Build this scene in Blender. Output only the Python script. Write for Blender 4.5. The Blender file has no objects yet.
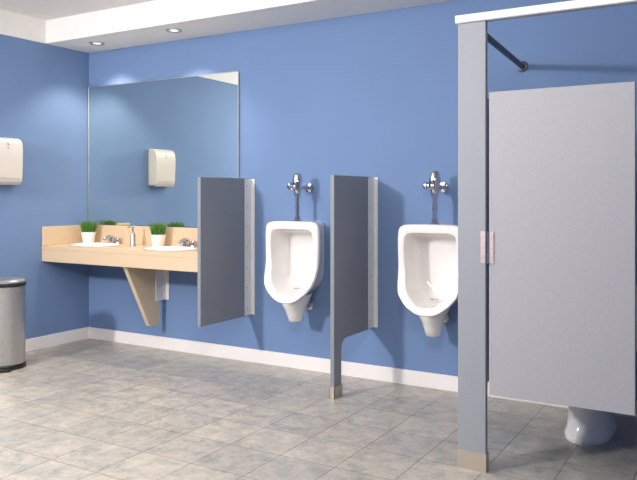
import bpy, math, random
from mathutils import Vector, Matrix
random.seed(7)
scene = bpy.context.scene
COL = scene.collection
try:
    scene.view_settings.view_transform = 'Standard'
except Exception:
    pass

# ---------------------------------------------------------------- materials
def s2l(c):
    return tuple(((v/255)/12.92 if v/255 <= .04045 else ((v/255+.055)/1.055)**2.4) for v in c)

def mat(name, rgb, rough=.5, metal=0.0, var=.06, nscale=8.0, bump=0.0, bscale=60.0, coat=0.0, spec=.5):
    m = bpy.data.materials.new(name); m.use_nodes = True
    nt = m.node_tree; b = nt.nodes['Principled BSDF']
    c = s2l(rgb)
    tc = nt.nodes.new('ShaderNodeTexCoord')
    n = nt.nodes.new('ShaderNodeTexNoise'); n.inputs['Scale'].default_value = nscale; n.inputs['Detail'].default_value = 6
    nt.links.new(tc.outputs['Object'], n.inputs['Vector'])
    r = nt.nodes.new('ShaderNodeValToRGB')
    r.color_ramp.elements[0].position = .3; r.color_ramp.elements[1].position = .7
    r.color_ramp.elements[0].color = tuple(v*(1-var) for v in c)+(1,)
    r.color_ramp.elements[1].color = tuple(min(1, v*(1+var)) for v in c)+(1,)
    nt.links.new(n.outputs['Fac'], r.inputs['Fac'])
    nt.links.new(r.outputs['Color'], b.inputs['Base Color'])
    b.inputs['Roughness'].default_value = rough
    b.inputs['Metallic'].default_value = metal
    b.inputs['Coat Weight'].default_value = coat
    b.inputs['Specular IOR Level'].default_value = spec
    if bump > 0:
        n2 = nt.nodes.new('ShaderNodeTexNoise'); n2.inputs['Scale'].default_value = bscale; n2.inputs['Detail'].default_value = 4
        nt.links.new(tc.outputs['Object'], n2.inputs['Vector'])
        bp = nt.nodes.new('ShaderNodeBump'); bp.inputs['Strength'].default_value = bump; bp.inputs['Distance'].default_value = .002
        nt.links.new(n2.outputs['Fac'], bp.inputs['Height'])
        nt.links.new(bp.outputs['Normal'], b.inputs['Normal'])
    return m

M_WALL = mat('blue_paint', (113,138,178), .75, var=.03, nscale=1.5, bump=.15, bscale=150, spec=.2)
M_CEIL = mat('ceiling_paint', (236,233,230), .8, var=.02, spec=.2)
M_BASE = mat('white_trim_paint', (240,234,232), .5, var=.02)
M_CHINA = mat('vitreous_china', (236,232,230), .14, var=.01, coat=.4)
M_CHROME = mat('chrome', (205,205,210), .12, 1.0, var=.03)
M_STEEL = mat('brushed_steel', (195,192,188), .36, .9, var=.06, nscale=30)
M_ALU = mat('white_aluminium', (232,230,230), .4, .1, var=.03)
M_SCREEN = mat('grey_laminate', (132,135,142), .5, var=.10, nscale=160, bump=.1, bscale=300)
M_PILA = mat('light_grey_laminate', (147,149,156), .5, var=.05, nscale=140)
M_DOOR = mat('door_laminate', (163,162,168), .5, var=.05, nscale=120)
M_TAN = mat('tan_solid_surface', (214,188,156), .35, var=.05, nscale=90)
M_TANP = mat('tan_panel', (212,192,164), .45, var=.05, nscale=60)
M_BLACK = mat('black_plastic', (28,28,30), .35, var=.05)
M_CREAM = mat('cream_enamel', (222,212,205), .3, var=.02)
M_SHOE = mat('satin_shoe', (186,174,160), .4, .4, var=.05)
M_GRASS = mat('grass_green', (80,130,46), .55, var=.35, nscale=40)
M_SOIL = mat('soil', (58,42,30), .9, var=.3, nscale=60)
M_POT = mat('white_ceramic', (238,234,226), .25, var=.01)
M_RAIL = mat('dark_rail', (70,74,84), .4, .6, var=.05)
M_ALURAIL = mat('anodised_rail', (226,224,226), .4, .3, var=.03)
M_HINGE = mat('satin_nickel', (214,194,190), .4, .5, var=.05)
M_MIRROR = mat('mirror_glass', (242,248,242), .01, 1.0, var=.005)
M_DARK = mat('dark_hole', (20,20,22), .6, var=.05)

M_LENS = bpy.data.materials.new('lamp_lens'); M_LENS.use_nodes = True
b = M_LENS.node_tree.nodes['Principled BSDF']
b.inputs['Base Color'].default_value = (1,.95,.85,1)
b.inputs['Emission Color'].default_value = (1,.88,.7,1); b.inputs['Emission Strength'].default_value = 2.2

def floor_mat():
    m = bpy.data.materials.new('slate_tile'); m.use_nodes = True
    nt = m.node_tree; L = nt.links; N = nt.nodes; b = N['Principled BSDF']
    tc = N.new('ShaderNodeTexCoord')
    br = N.new('ShaderNodeTexBrick'); br.offset = 0.0; br.squash = 1.0
    br.inputs['Scale'].default_value = 1.0
    br.inputs['Brick Width'].default_value = .305; br.inputs['Row Height'].default_value = .305
    br.inputs['Mortar Size'].default_value = .0034; br.inputs['Mortar Smooth'].default_value = .4
    br.inputs['Color1'].default_value = s2l((194,190,186))+(1,)
    br.inputs['Color2'].default_value = s2l((213,206,197))+(1,)
    br.inputs['Mortar'].default_value = s2l((146,140,134))+(1,)
    L.new(tc.outputs['Object'], br.inputs['Vector'])
    n = N.new('ShaderNodeTexNoise'); n.inputs['Scale'].default_value = 9; n.inputs['Detail'].default_value = 14; n.inputs['Roughness'].default_value = .82
    n.inputs['Distortion'].default_value = .35
    L.new(tc.outputs['Object'], n.inputs['Vector'])
    r = N.new('ShaderNodeValToRGB')
    e = r.color_ramp.elements
    e[0].position = .34; e[0].color = s2l((148,162,168))+(1,)
    e[1].position = .66; e[1].color = s2l((253,240,224))+(1,)
    k = e.new(.5); k.color = s2l((212,210,205))+(1,)
    L.new(n.outputs['Fac'], r.inputs['Fac'])
    mx = N.new('ShaderNodeMixRGB'); mx.blend_type = 'MULTIPLY'; mx.inputs['Fac'].default_value = .9
    L.new(br.outputs['Color'], mx.inputs['Color1']); L.new(r.outputs['Color'], mx.inputs['Color2'])
    L.new(mx.outputs['Color'], b.inputs['Base Color'])
    b.inputs['Roughness'].default_value = .30
    n3 = N.new('ShaderNodeTexNoise'); n3.inputs['Scale'].default_value = 18; n3.inputs['Detail'].default_value = 6
    L.new(tc.outputs['Object'], n3.inputs['Vector'])
    ma = N.new('ShaderNodeMath'); ma.operation = 'MULTIPLY_ADD'; ma.inputs[1].default_value = -1.0
    L.new(br.outputs['Fac'], ma.inputs[0]); L.new(n3.outputs['Fac'], ma.inputs[2])
    bp = N.new('ShaderNodeBump'); bp.inputs['Strength'].default_value = .4; bp.inputs['Distance'].default_value = .006
    L.new(ma.outputs[0], bp.inputs['Height']); L.new(bp.outputs['Normal'], b.inputs['Normal'])
    return m
M_FLOOR = floor_mat()

# ---------------------------------------------------------------- helpers
def finish(o, parent, loc):
    COL.objects.link(o)
    o.location = loc
    if parent: o.parent = parent
    return o

def mesh_obj(name, V, F, m, parent=None, loc=(0,0,0), smooth=False, angle=35):
    me = bpy.data.meshes.new(name); me.from_pydata([tuple(v) for v in V], [], F); me.validate(); me.update()
    import bmesh
    bm = bmesh.new(); bm.from_mesh(me); bmesh.ops.recalc_face_normals(bm, faces=bm.faces)
    if smooth:
        for f in bm.faces: f.smooth = True
        lim = math.radians(angle)
        for e in bm.edges:
            if len(e.link_faces) == 2 and e.calc_face_angle(0) > lim: e.smooth = False
    bm.to_mesh(me); bm.free()
    me.materials.append(m)
    return finish(bpy.data.objects.new(name, me), parent, loc)

def boxgeo(a, b):
    x0,y0,z0 = a; x1,y1,z1 = b
    V = [(x0,y0,z0),(x1,y0,z0),(x1,y1,z0),(x0,y1,z0),(x0,y0,z1),(x1,y0,z1),(x1,y1,z1),(x0,y1,z1)]
    F = [(0,3,2,1),(4,5,6,7),(0,1,5,4),(1,2,6,5),(2,3,7,6),(3,0,4,7)]
    return V, F

def box(name, a, b, m, parent=None, loc=(0,0,0), bevel=0, seg=2):
    V, F = boxgeo(a, b)
    o = mesh_obj(name, V, F, m, parent, loc)
    if bevel:
        md = o.modifiers.new('bev', 'BEVEL'); md.width = bevel; md.segments = seg; md.limit_method = 'ANGLE'
    return o

def merge(*gs):
    V = []; F = []
    for v, f in gs:
        k = len(V); V += list(v); F += [tuple(i+k for i in q) for q in f]
    return V, F

def rings(R, cap0=True, cap1=True):
    n = len(R[0]); V = []; F = []
    for r in R: V += [tuple(p) for p in r]
    for i in range(len(R)-1):
        for j in range(n):
            k = (j+1) % n
            F.append((i*n+j, i*n+k, (i+1)*n+k, (i+1)*n+j))
    if cap0: F.append(tuple(range(n))[::-1])
    if cap1: F.append(tuple((len(R)-1)*n+j for j in range(n)))
    return V, F

def revolve(prof, c=(0,0,0), n=40, axis='z', sx=1, sy=1):
    R = []
    for r, h in prof:
        ring = []
        for j in range(n):
            a = 2*math.pi*j/n
            p, q = max(r, 1e-4)*math.cos(a)*sx, max(r, 1e-4)*math.sin(a)*sy
            v = {'z': (p, q, h), 'y': (p, h, q), 'x': (h, p, q)}[axis]
            ring.append((v[0]+c[0], v[1]+c[1], v[2]+c[2]))
        R.append(ring)
    return rings(R)

def tube(pts, rad, n=16):
    pts = [Vector(p) for p in pts]
    rads = rad if isinstance(rad, (list, tuple)) else [rad]*len(pts)
    R = []; up = None
    for i, p in enumerate(pts):
        t = (pts[min(i+1, len(pts)-1)] - pts[max(i-1, 0)]).normalized()
        if up is None:
            up = Vector((0,0,1)) if abs(t.z) < .9 else Vector((1,0,0))
        s = t.cross(up).normalized(); up = s.cross(t).normalized()
        R.append([p + s*math.cos(2*math.pi*j/n)*rads[i] + up*math.sin(2*math.pi*j/n)*rads[i] for j in range(n)])
    return rings(R)

def arc(p0, p1, p2, n=8):
    p0, p1, p2 = Vector(p0), Vector(p1), Vector(p2)
    return [p0*(1-t)**2 + p1*2*t*(1-t) + p2*t*t for t in [i/n for i in range(n+1)]]

def extrude_poly(poly, a0, a1, axis):
    def mk(p, h):
        return {'x': (h, p[0], p[1]), 'y': (p[0], h, p[1]), 'z': (p[0], p[1], h)}[axis]
    return rings([[mk(p, a0) for p in poly], [mk(p, a1) for p in poly]])

def chaikin(P, it=2):
    for _ in range(it):
        Q = []
        for i in range(len(P)):
            a = P[i]; b = P[(i+1) % len(P)]
            Q.append((a[0]*.75+b[0]*.25, a[1]*.75+b[1]*.25)); Q.append((a[0]*.25+b[0]*.75, a[1]*.25+b[1]*.75))
        P = Q
    return P

def empty(name, loc, label, cat, **kw):
    o = bpy.data.objects.new(name, None); o.empty_display_size = .1
    COL.objects.link(o); o.location = loc
    o['label'] = label; o['category'] = cat
    for k, v in kw.items(): o[k] = v
    return o

def struct(o, **kw):
    o['kind'] = 'structure'; return o

# ---------------------------------------------------------------- room
RX, RY, CZ, SZ = 6.3, -6.4, 2.715, 2.525
struct(box('floor', (0,RY,-.1), (RX,0,0), M_FLOOR))
struct(box('wall_back', (-.1,0,-.1), (RX+.1,.1,CZ+.1), M_WALL))
struct(box('wall_left', (-.1,RY,-.1), (0,0,CZ+.1), M_WALL))
struct(box('wall_right', (RX,RY,-.1), (RX+.1,0,CZ+.1), M_WALL))
struct(box('wall_front', (-.1,RY-.1,-.1), (RX+.1,RY,CZ+.1), M_WALL))
struct(box('ceiling', (0,RY,CZ), (RX,0,CZ+.1), M_CEIL))
struct(box('trim_1', (0,-.467,SZ), (RX,0,CZ), M_CEIL))
struct(box('trim_2', (0,RY,SZ), (.012,-.467,CZ), M_CEIL))
struct(box('baseboard_back', (.014,-.014,0), (RX,0,.10), M_BASE, bevel=.003))
struct(box('baseboard_left', (0,RY,0), (.014,0,.10), M_BASE, bevel=.003))

# ---------------------------------------------------------------- mirror
mir = empty('wall_mirror', (.83,0,1.01), 'large frameless rectangular wall mirror above the vanity counter', 'mirror')
box('mirror_glass', (-.82,-.012,0), (.823,-.002,1.205), M_MIRROR, mir)
for nm, a, b_ in [('mirror_edge', (-.826,-.014,1.205), (.829,-.001,1.211)), ('mirror_edge', (.823,-.014,0), (.829,-.001,1.205)), ('mirror_edge', (-.826,-.014,0), (-.82,-.001,1.205))]:
    box(nm, a, b_, M_STEEL, mir)

# ---------------------------------------------------------------- recessed lights
def downlight(x, y):
    e = empty('recessed_downlight', (x,y,SZ), 'small round recessed downlight in the white soffit', 'ceiling light', group='downlights in the soffit')
    v, f = revolve([(.034,-.002),(.036,-.007),(.055,-.009),(.062,-.004),(.062,-.0005),(.034,-.0005)], n=32)
    mesh_obj('trim_ring', v, f, M_STEEL, e, smooth=True)
    v, f = revolve([(.0,-.003),(.033,-.003),(.033,-.001),(.0,-.001)], n=32)
    mesh_obj('lens', v, f, M_LENS, e)
    l = bpy.data.lights.new('downlight_lamp', 'SPOT'); l.energy = 34; l.spot_size = math.radians(110); l.spot_blend = .6
    l.color = (1,.88,.72); l.shadow_soft_size = .035
    lo = bpy.data.objects.new('downlight_lamp', l); COL.objects.link(lo); lo.location = (x,y,SZ-.02)
downlight(.39,-.263); downlight(1.26,-.296)

# ---------------------------------------------------------------- vanity counter
CT = .85
van = empty('vanity_counter', (0,0,0), 'tan wall-mounted vanity counter with splashes and tapered gusset', 'counter')
SINKS = [(.37,-.268), (1.2,-.268)]
SA, SB = .195, .14
def worktop():
    V = []; F = []
    cells = [(.001,.80),(.80,1.70)]
    y0, y1 = -.50, -.001
    zt, zb = CT, CT-.03
    for (x0, x1), (cx, cy) in zip(cells, SINKS):
        angs = [2*math.pi*i/48 for i in range(48)]
        for px, py in [(x0,y0),(x1,y0),(x1,y1),(x0,y1)]:
            angs.append(math.atan2(py-cy, px-cx) % (2*math.pi))
        angs = sorted(set(angs))
        n = len(angs); inn = []; out = []
        for a in angs:
            c, s = math.cos(a), math.sin(a)
            inn.append((cx+SA*c, cy+SB*s))
            t = 1e9
            if c > 1e-9: t = min(t, (x1-cx)/c)
            if c < -1e-9: t = min(t, (x0-cx)/c)
            if s > 1e-9: t = min(t, (y1-cy)/s)
            if s < -1e-9: t = min(t, (y0-cy)/s)
            out.append((cx+t*c, cy+t*s))
        k = len(V)
        V += [(p[0],p[1],zt) for p in inn] + [(p[0],p[1],zt) for p in out] + [(p[0],p[1],zb) for p in inn] + [(p[0],p[1],zb) for p in out]
        for i in range(n):
            j = (i+1) % n
            F.append((k+i, k+j, k+n+j, k+n+i))
            F.append((k+2*n+i, k+3*n+i, k+3*n+j, k+2*n+j))
            F.append((k+i, k+2*n+i, k+2*n+j, k+j))
            F.append((k+n+i, k+n+j, k+3*n+j, k+3*n+i))
    return V, F
v, f = worktop(); mesh_obj('worktop', v, f, M_TAN, van)
box('apron', (.001,-.50,CT-.13), (1.70,-.475,CT-.031), M_TAN, van, bevel=.003)
box('end_apron', (1.675,-.474,CT-.13), (1.70,-.002,CT-.031), M_TAN, van, bevel=.003)
box('backsplash', (.021,-.02,CT+.0005), (1.70,-.001,1.005), M_TAN, van, bevel=.003)
box('side_splash', (.001,-.50,CT+.0005), (.02,-.001,1.005), M_TAN, van, bevel=.003)
gx = .885
poly = [(-.07,CT-.04),(-.46,CT-.04),(-.44,CT-.135),(-.19,.225),(-.175,.215),(-.085,.215),(-.07,.23)]
v, f = extrude_poly(poly, gx-.02, gx+.02, 'x')
g = mesh_obj('support_gusset', v, f, M_TANP, van); md = g.modifiers.new('b','BEVEL'); md.width = .003; md.segments = 2; md.limit_method='ANGLE'
br = merge(boxgeo((gx+.0205,-.12,.41),(gx+.026,-.002,.66)), boxgeo((gx+.026,-.008,.41),(gx+.06,-.002,.66)))
wb = mesh_obj('wall_bracket', br[0], br[1], M_ALU, van)
for z in (.45,.535,.62):
    v, f = revolve([(0,.026),(.006,.026),(.005,.029),(0,.030)], c=(gx,-.05,z), n=14, axis='x')
    mesh_obj('screw', v, f, M_CHROME, wb)

# ---------------------------------------------------------------- sinks
def sink(cx, cy, lab):
    e = empty('sink', (cx,cy,CT), lab, 'sink', group='oval sinks in the vanity counter')
    k = SB/SA
    prof = [(.19,-.004),(.192,.0015),(.225,.0015),(.228,.006),(.222,.012),(.205,.013),(.19,.006),(.183,-.01),(.172,-.05),(.145,-.095),(.09,-.12),(.028,-.126),
            (.028,-.134),(.095,-.13),(.155,-.10),(.182,-.05),(.190,-.012)]
    R = []
    for r, h in prof:
        R.append([((r)*math.cos(2*math.pi*j/56), (r*k if r < .2 else r-.055+.0)*math.sin(2*math.pi*j/56), h) for j in range(56)])
    v, f = rings(R, False, False)
    mesh_obj('basin', v, f, M_CHINA, e, smooth=True, angle=60)
    v, f = revolve([(0,-.1245),(.02,-.1245),(.026,-.123),(.0275,-.126),(.0275,-.15),(.0,-.15)], n=24)
    mesh_obj('drain', v, f, M_CHROME, e, smooth=True)
sink(*SINKS[0], 'white oval drop-in sink beside the side splash of the counter')
sink(*SINKS[1], 'white oval drop-in sink beside the grey privacy screen')

def faucet(cx):
    e = empty('faucet', (cx,-.057,CT+.001), 'low chrome centerset faucet behind an oval sink', 'faucet', group='faucets on the vanity counter')
    v, f = rings([[(p[0]*s, p[1]*s, z) for p in [( .068*math.copysign(abs(math.cos(a))**.6, math.cos(a)), .026*math.copysign(abs(math.sin(a))**.8, math.sin(a))) for a in [2*math.pi*i/36 for i in range(36)]]] for s, z in [(1,0),(1,.012),(.93,.018),(.6,.02)]])
    mesh_obj('base_plate', v, f, M_CHROME, e, smooth=True)
    v, f = tube(arc((0,0,.015),(0,-.005,.075),(0,-.06,.062),10)+arc((0,-.062,.0615),(0,-.10,.055),(0,-.115,.035),8), [.017]*5+[.015]*6+[.013]*9)
    mesh_obj('spout', v, f, M_CHROME, e, smooth=True, angle=60)
    for s in (-1, 1):
        v, f = merge(revolve([(.016,.016),(.014,.03),(.015,.045),(.012,.052),(0,.053)], c=(s*.045,0,0), n=20),
                     tube([(s*.045,0,.045),(s*.065,-.006,.05),(s*.088,-.012,.052)], [.006,.005,.006], 10))
        mesh_obj('handle', v, f, M_CHROME, e, smooth=True)
faucet(.37); faucet(1.2)

sd = empty('soap_dispenser', (.69,-.155,CT+.001), 'slim chrome soap pump standing on the counter between the sinks', 'soap dispenser')
v, f = revolve([(0,0),(.024,0),(.025,.004),(.022,.012),(.021,.09),(.019,.10),(.010,.105),(.010,.118),(0,.118)], n=28)
mesh_obj('body', v, f, M_STEEL, sd, smooth=True)
v, f = merge(tube([(0,0,.118),(0,0,.16)], .006, 12), revolve([(0,.150),(.012,.150),(.013,.162),(.009,.168),(0,.169)], n=20), tube(arc((0,0,.158),(0,-.04,.163),(0,-.06,.148),8), [.006]*5+[.005]*4, 12))
mesh_obj('pump_head', v, f, M_CHROME, sd, smooth=True)

def plant(cx, cy, lab, seed):
    rnd = random.Random(seed)
    e = empty('potted_grass', (cx,cy,CT+.001), lab, 'plant', group='potted grasses on the counter')
    v, f = revolve([(0,0),(.044,0),(.047,.003),(.062,.092),(.063,.098),(.059,.099),(.056,.094),(.053,.080),(0,.080)], n=40)
    mesh_obj('pot', v, f, M_POT, e, smooth=True)
    v, f = revolve([(0,.0805),(.0525,.0805),(.052,.085),(.03,.087),(0,.088)], n=24)
    mesh_obj('soil', v, f, M_SOIL, e, smooth=True)
    V = []; F = []
    for i in range(420):
        a = rnd.uniform(0, 2*math.pi); r = .050*math.sqrt(rnd.random())
        p = Vector((r*math.cos(a), r*math.sin(a), .083))
        d = Vector((math.cos(a), math.sin(a), 0))*rnd.uniform(.005,.028)*(r/.03) + Vector((rnd.uniform(-.016,.016), rnd.uniform(-.016,.016), 0))
        h = rnd.uniform(.075,.125); w = rnd.uniform(.0014,.0026)
        b_ = rnd.uniform(0, math.pi); s = Vector((math.cos(b_), math.sin(b_), 0))*w
        k = len(V)
        for t, ww in ((0,1),(.5,.9),(.85,.5)):
            q = p + d*t*t + Vector((0,0,h*t)); V += [q-s*ww, q+s*ww]
        V.append(p+d+Vector((0,0,h*.98)))
        F += [(k,k+1,k+3,k+2),(k+2,k+3,k+5,k+4),(k+4,k+5,k+6)]
    g = mesh_obj('grass', V, F, M_GRASS, e); g['kind'] = 'stuff'
plant(.135,-.125, 'white tapered pot of short green grass in the counter corner', 1)
plant(.93,-.115, 'white tapered pot of short green grass between soap pump and sink', 2)

# ---------------------------------------------------------------- towel dispenser on left wall
td = empty('paper_towel_dispenser', (0,-.895,1.36), 'cream enamel paper towel dispenser with rounded top on the wall', 'towel dispenser')
pr = [(.001,0),(.085,0),(.10,.012),(.105,.05),(.112,.20),(.112,.27),(.104,.318),(.082,.345),(.05,.355),(.001,.355)]
v, f = extrude_poly(pr, -.135, .135, 'y')
o = mesh_obj('cover', v, f, M_CREAM, td, smooth=True, angle=50); md = o.modifiers.new('b','BEVEL'); md.width = .006; md.segments = 3; md.limit_method = 'ANGLE'; md.angle_limit=math.radians(60)
box('sight_window', (.110,-.010,.262), (.1145,.010,.282), M_STEEL, td, bevel=.002)
box('base_tray', (.005,-.13,-.012), (.09,.13,-.001), M_STEEL, td, bevel=.002)
v, f = revolve([(0,.110),(.008,.110),(.008,.116),(0,.117)], c=(0,0,.305), n=18, axis='x')
mesh_obj('lock', v, f, M_CHROME, td)
box('paper_slot', (.103,-.10,.035), (.1065,.10,.042), M_STEEL, td)

# ---------------------------------------------------------------- step bin
bn = empty('step_bin', (.315,-1.06,0), 'round stainless steel step bin with black trim by the wall', 'bin')
v, f = revolve([(0,.0),(.135,.0),(.138,.006),(.138,.03),(.134,.036),(0,.036)], n=56); mesh_obj('base_ring', v, f, M_BLACK, bn, smooth=True)
v, f = revolve([(0,.037),(.132,.037),(.132,.600),(.0,.600)], n=56); mesh_obj('body', v, f, M_STEEL, bn, smooth=True)
v, f = revolve([(0,.601),(.137,.601),(.139,.607),(.139,.622),(.135,.627),(0,.627)], n=56); mesh_obj('rim', v, f, M_BLACK, bn, smooth=True)
v, f = revolve([(0,.628),(.132,.628),(.132,.637),(.12,.648),(.08,.658),(0,.664)], n=56); mesh_obj('lid', v, f, M_STEEL, bn, smooth=True)
v, f = extrude_poly(chaikin([(-.045,-.137),(.045,-.137),(.05,-.19),(-.05,-.19)],2), .006, .018, 'z')
pd = mesh_obj('pedal', v, f, M_BLACK, bn)
pd.rotation_euler = (0,0,math.radians(50))

# ---------------------------------------------------------------- urinals
BZ = .375
def smooth(t): t = max(0, min(1, t)); return t*t*(3-2*t)
def urinal_contour():
    half = [(.0,.711),(.08,.711),(.16,.709),(.203,.700),(.222,.678),(.228,.63),(.228,.57),(.226,.49),(.223,.40),(.217,.325),(.202,.268),(.160,.218),(.105,.176),(.070,.158),(.04,.150),(.0,.148)]
    half = [(x*.965, z) for x, z in half]
    pts = half + [(-x, z) for x, z in half[-2:0:-1]]
    D = []
    for i in range(len(pts)):
        a = pts[i]; b = pts[(i+1) % len(pts)]
        L = math.hypot(b[0]-a[0], b[1]-a[1]); n = max(1, int(L/.022))
        for k in range(n): D.append((a[0]+(b[0]-a[0])*k/n, a[1]+(b[1]-a[1])*k/n))
    return chaikin(D, 1)
UC = urinal_contour()
def rimY(z):
    return -(.25 + .085*smooth((.46-z)/.32))
def inner(p):
    x, z = p
    u = max(0, min(1, (z-.148)/(.710-.148)))
    z2 = .195 + u*(.655-.195)
    sx = .68 + .10*smooth(u*1.3)
    return (x*sx, z2)
def urinal_body():
    R = []
    def ring(fx, fz, fy):
        R.append([(fx(p), fy(p), fz(p)) for p in UC])
    zc = .45
    ring(lambda p: p[0]*.56, lambda p: p[1] if p[1] > .4 else .4+(p[1]-.4)*.80, lambda p: -.001)
    ring(lambda p: p[0]*.64, lambda p: p[1] if p[1] > .4 else .4+(p[1]-.4)*.86, lambda p: -.09)
    ring(lambda p: p[0]*.88, lambda p: p[1] if p[1] > .4 else .4+(p[1]-.4)*.94, lambda p: rimY(p[1])*.72)
    ring(lambda p: p[0]*.985, lambda p: p[1] if p[1] > .4 else .4+(p[1]-.4)*.985, lambda p: rimY(p[1])+.035)
    ring(lambda p: p[0], lambda p: p[1], lambda p: rimY(p[1])+.018)
    ring(lambda p: p[0]*.992, lambda p: zc+(p[1]-zc)*.995, lambda p: rimY(p[1])+.006)
    ring(lambda p: p[0]*.965, lambda p: zc+(p[1]-zc)*.98, lambda p: rimY(p[1]))
    def mixr(t, dy):
        ring(lambda p: p[0]*(1-t)+inner(p)[0]*t, lambda p: p[1]*(1-t)+inner(p)[1]*t, lambda p: rimY(p[1]*(1-t)+inner(p)[1]*t)+dy)
    mixr(.45, -.001); mixr(.9, 0); mixr(.97, .003); mixr(1.0, .010)
    for s, g in [(.98,.14),(.96,.35),(.93,.6),(.88,.80),(.78,.91),(.60,.965),(.34,.99),(.10,1.0)]:
        zz = .42
        def fy(p, g=g, s=s):
            y0 = rimY(inner(p)[1])+.010
            return y0*(1-g) + (-.045)*g
        def fz(p, s=s, g=g):
            q = inner(p)[1]; return zz+(q-zz)*s
        ring(lambda p, s=s: inner(p)[0]*s, fz, fy)
    return rings(R, True, True)
def ellr(cx, cy, z, rx, ry, n=40, pw=1.0):
    return [(cx+rx*math.copysign(abs(math.cos(a))**pw, math.cos(a)), cy+ry*math.copysign(abs(math.sin(a))**pw, math.sin(a)), z) for a in [2*math.pi*i/n for i in range(n)]]
def urinal(x, lab):
    e = empty('urinal', (x,0,BZ), lab, 'urinal', group='wall-hung urinals')
    chin = rings([ellr(0,-.19,.01,.040,.045), ellr(0,-.19,.014,.048,.055), ellr(0,-.19,.06,.056,.075), ellr(0,-.19,.10,.064,.10), ellr(0,-.19,.135,.076,.13), ellr(0,-.19,.165,.088,.14), ellr(0,-.18,.20,.105,.135)])
    v, f = merge(urinal_body(), chin)
    mesh_obj('urinal_body', v, f, M_CHINA, e, smooth=True, angle=50)
    v, f = revolve([(0,0),(.028,0),(.03,.003),(.026,.006),(0,.007)], c=(0,-.17,.234), n=28)
    mesh_obj('strainer', v, f, M_CHROME, e, smooth=True)
    y = -.165
    v, f = merge(revolve([(0,.711),(.034,.711),(.034,.716),(.020,.724),(.020,.742),(.014,.746),(.0135,.80),(.0175,.802),(.0175,.815),(.0135,.817),(.0135,.885),(.022,.888),(.022,.905),(.026,.91),(.030,.93),(.032,.97),(.0,.97)], c=(0,y,0), n=32))
    fv = mesh_obj('flush_valve', v, f, M_CHROME, e, smooth=True)
    v, f = revolve([(0,.971),(.036,.971),(.037,.977),(.037,1.0),(.034,1.006),(.031,1.03),(.022,1.045),(0,1.05)], c=(0,y,0), n=32)
    mesh_obj('valve_cap', v, f, M_CHROME, fv, smooth=True)
    v, f = merge(revolve([(0,-.003),(.034,-.003),(.032,-.012),(.018,-.016),(.0135,-.017),(.0135,y+.03),(0,y+.03)], c=(0,0,.945), n=28, axis='y'))
    mesh_obj('wall_flange', v, f, M_CHROME, fv, smooth=True)
    v, f = merge(revolve([(0,-.033),(.016,-.033),(.016,-.048),(.024,-.050),(.025,-.066),(.021,-.074),(0,-.076)], c=(0,y,.955), n=24, axis='x'))
    mesh_obj('control_stop', v, f, M_CHROME, fv, smooth=True)
    v, f = merge(revolve([(0,-.033),(.014,-.033),(.014,-.05),(.009,-.053),(0,-.054)], c=(0,y,.95), n=20, axis='y'),
                 tube([(0,y-.052,.95),(.01,y-.075,.946),(.015,y-.10,.935)], [.006,.005,.007], 12))
    mesh_obj('flush_handle', v, f, M_CHROME, fv, smooth=True)
    v, f = revolve([(0,-.002),(.04,-.002),(.036,-.012),(.022,-.016),(.022,-.15),(0,-.15)], c=(.0,0,.10), n=24, axis='y')
    mesh_obj('outlet_coupling', v, f, M_STEEL, e, smooth=True)
    return e
urinal(2.29, 'white wall-hung urinal with chrome flush valve between two grey screens')
urinal(3.315, 'white wall-hung urinal with chrome flush valve beside the toilet stall')

# ---------------------------------------------------------------- urinal screens
def screen(x, front, post, lab):
    e = empty('urinal_screen', (x,0,0), lab, 'partition screen')
    t = .014; zt, zb = 1.394, .357; back = -.045
    if post:
        poly = [(back,zt),(front,zt),(front,.0),(front+.095,.0),(front+.095,.295),(front+.102,.325),(front+.12,.345),(front+.15,zb),(back,zb)]
        poly = [(a, max(b, .001)) for a, b in poly]
    else:
        poly = [(back,zt),(front,zt),(front,zb),(back,zb)]
    v, f = extrude_poly(poly, -t, t, 'x')
    p = mesh_obj('panel', v, f, M_SCREEN, e); md = p.modifiers.new('b','BEVEL'); md.width = .003; md.segments = 2; md.limit_method = 'ANGLE'
    for s in (-1, 1):
        a = boxgeo((min(s*(t+.001), s*(t+.005)), -.088, zb+.005), (max(s*(t+.001), s*(t+.005)), -.001, zt-.005))
        b_ = boxgeo((min(s*(t+.005), s*(t+.032)), -.006, zb+.005), (max(s*(t+.005), s*(t+.032)), -.001, zt-.005))
        v, f = merge(a, b_)
        w = mesh_obj('wall_bracket', v, f, M_ALU, e)
        for z in [zb+.06+i*(zt-zb-.12)/6 for i in range(7)]:
            g = revolve([(0,s*(t+.005)),(.006,s*(t+.005)),(.005,s*(t+.008)),(0,s*(t+.009))], c=(0,-.06,z), n=12, axis='x')
            mesh_obj('screw', g[0], g[1], M_STEEL, w)
    if post:
        g = merge(boxgeo((-t-.003,front-.004,.0),(-t-.0005,front+.099,.075)), boxgeo((t+.0005,front-.004,.0),(t+.003,front+.099,.075)),
                  boxgeo((-t-.003,front-.004,.0),(t+.003,front-.0005,.075)), boxgeo((-t-.003,front+.0955,.0),(t+.003,front+.099,.075)))
        mesh_obj('floor_shoe', g[0], g[1], M_SHOE, e)
    return e
screen(1.757, -.596, False, 'grey wall-hung privacy screen between the vanity and a urinal')
screen(2.792, -.556, True, 'grey urinal screen with floor post and steel shoe')

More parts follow.
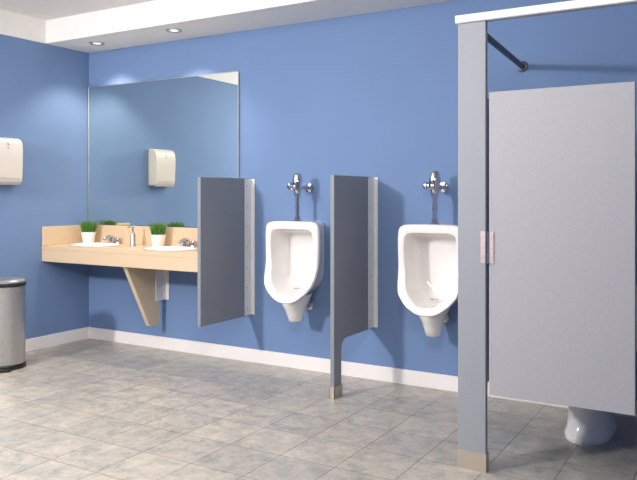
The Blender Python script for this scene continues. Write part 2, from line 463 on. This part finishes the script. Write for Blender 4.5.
# ---------------------------------------------------------------- toilet partition
PY = -1.228
st = empty('toilet_stall', (3.92,PY,0), 'grey laminate toilet stall with closed door and overhead rail', 'toilet stall')
def L(x, y, z): return (x-3.92, y-PY, z)
def pilaster(x0, x1):
    p = box('pilaster', L(x0,PY,.001), L(x1,PY+.032,2.07), M_PILA, st, bevel=.002)
    V, F = merge(boxgeo(L(x0-.004,PY-.004,.0), L(x1+.004,PY-.0005,.085)), boxgeo(L(x0-.004,PY+.0325,.0), L(x1+.004,PY+.036,.085)),
                 boxgeo(L(x0-.004,PY-.0005,.0), L(x0-.0005,PY+.0325,.085)), boxgeo(L(x1+.0005,PY-.0005,.0), L(x1+.004,PY+.0325,.085)))
    mesh_obj('pilaster_shoe', V, F, M_SHOE, p)
pilaster(3.848,3.980); pilaster(4.620,4.90)
dr = box('stall_door', L(3.996,PY+.002,.358), L(4.612,PY+.028,1.742), M_DOOR, st, bevel=.002)
hg = merge(boxgeo(L(3.958,PY-.0035,.96), L(3.978,PY-.0005,1.105)), boxgeo(L(3.998,PY-.003,.96), L(4.018,PY+.001,1.105)))
hb = mesh_obj('hinge', hg[0], hg[1], M_HINGE, dr)
v, f = merge(*[revolve([(0,z0),(.008,z0),(.008,z1),(0,z1)], c=L(3.988,PY-.006,0), n=16) for z0, z1 in [(.958,1.0),(1.003,1.06),(1.063,1.107)]])
mesh_obj('hinge_barrel', v, f, M_CHROME, hb, smooth=True)
for z in (.985,1.03,1.08):
    for xx in (3.967,4.009):
        v, f = revolve([(0,-.004),(.004,-.004),(.0035,-.006),(0,-.0065)], c=L(xx,PY,z), n=12, axis='y')
        mesh_obj('screw', v, f, M_STEEL, hb)
rp = [(-.006,2.071),(-.010,2.076),(-.010,2.106),(-.004,2.110),(.036,2.110),(.042,2.106),(.042,2.076),(.038,2.071)]
v, f = rings([[L(x, PY+p[0], p[1]) for p in rp] for x in (3.838, 6.29)])
mesh_obj('headrail', v, f, M_ALURAIL, st)
br_ = tube([L(3.915,PY+.02,2.06), L(3.825,-.012,2.06)], .017, 16)
bo = mesh_obj('brace_rail', br_[0], br_[1], M_RAIL, st, smooth=True, angle=60)
v, f = revolve([(0,-.001),(.034,-.001),(.033,-.008),(.02,-.012),(0,-.012)], c=L(3.824,0,2.06), n=28, axis='y')
mesh_obj('rail_flange', v, f, M_RAIL, bo, smooth=True)
box('side_panel', L(3.900,PY+.045,.358), L(3.925,-.03,1.742), M_DOOR, st, bevel=.002)
box('panel_bracket', L(3.926,-.05,.40), L(3.935,-.001,1.70), M_ALU, st)
box('panel_bracket', L(3.926,PY+.033,.40), L(3.935,PY+.075,1.70), M_ALU, st)

# ---------------------------------------------------------------- toilet
tl = empty('toilet', (4.29,-.40,0), 'white floor-standing toilet seen beneath the stall door', 'toilet')
R = [ellr(0,.03,.0,.118,.25,48,.75), ellr(0,.03,.012,.122,.255,48,.75), ellr(0,.03,.03,.120,.25,48,.75), ellr(0,.035,.05,.110,.238,48,.75), ellr(0,.04,.12,.104,.225,48,.8), ellr(0,.03,.20,.114,.23,48,.85),
     ellr(0,.0,.29,.15,.27,48,.9), ellr(0,-.03,.35,.178,.305,48,.95), ellr(0,-.04,.385,.188,.315,48), ellr(0,-.04,.395,.186,.313,48), ellr(0,-.045,.397,.15,.25,48), ellr(0,-.05,.38,.135,.22,48), ellr(0,-.05,.28,.10,.16,48), ellr(0,-.04,.23,.05,.08,48)]
v, f = rings(R); mesh_obj('bowl', v, f, M_CHINA, tl, smooth=True, angle=60)
v, f = rings([ellr(0,-.045,.399,.19,.27,48), ellr(0,-.045,.408,.193,.273,48), ellr(0,-.045,.414,.188,.268,48), ellr(0,-.05,.414,.125,.20,48), ellr(0,-.05,.399,.12,.195,48)], False, False)
F2 = f + [(4*48+j, 4*48+(j+1) % 48, (j+1) % 48, j) for j in range(48)]
mesh_obj('seat', v, F2, M_POT, tl, smooth=True)
v, f = rings([ellr(0,-.045,.416,.188,.268,48), ellr(0,-.045,.426,.188,.268,48), ellr(0,-.045,.432,.175,.25,48)])
mesh_obj('lid', v, f, M_POT, tl, smooth=True)
tk = box('tank', (-.21,.235,.40), (.21,.388,.74), M_CHINA, tl, bevel=.025, seg=4)
box('tank_lid', (-.218,.228,.741), (.218,.392,.775), M_CHINA, tk, bevel=.01, seg=3)
v, f = merge(revolve([(0,.234),(.014,.234),(.014,.222),(0,.222)], c=(-.15,0,.68), n=16, axis='y'), tube([(-.15,.225,.68),(-.09,.222,.672)], .006, 10))
mesh_obj('flush_lever', v, f, M_CHROME, tk, smooth=True)

# ---------------------------------------------------------------- lights
def area(name, loc, target, size, power, color, sy=None):
    l = bpy.data.lights.new(name, 'AREA'); l.energy = power; l.color = color; l.size = size
    if sy: l.shape = 'RECTANGLE'; l.size_y = sy
    o = bpy.data.objects.new(name, l); COL.objects.link(o); o.location = loc
    d = Vector(target)-Vector(loc); o.rotation_euler = d.to_track_quat('-Z','Y').to_euler()
area('key_lamp', (.9,-5.2,2.45), (2.4,-.3,.6), .28, 160, (1,.975,.95))
area('ceiling_fill', (1.8,-2.5,2.70), (1.8,-2.5,0), 2.0, 50, (1,.94,.87), 1.4)  # broad soft fill added below the ceiling, no fixture modelled
area('side_fill', (4.4,-3.6,2.45), (0,-.9,1.5), .8, 55, (1,.975,.95))  # unseen fill added to lift the left wall and the screens' right faces
w = bpy.data.worlds.new('World'); scene.world = w; w.use_nodes = True
w.node_tree.nodes['Background'].inputs[0].default_value = (.6,.65,.75,1); w.node_tree.nodes['Background'].inputs[1].default_value = .3

# ---------------------------------------------------------------- camera
cam = bpy.data.cameras.new('Camera'); co = bpy.data.objects.new('Camera', cam); COL.objects.link(co)
cam.sensor_fit = 'HORIZONTAL'; cam.sensor_width = 36; cam.lens = 720.4/637*36
cam.shift_y = -46/637
cam.clip_start = .05
co.location = (5.003,-4.457,1.276)
co.rotation_euler = (math.radians(90), 0, math.radians(30.63))
scene.camera = co
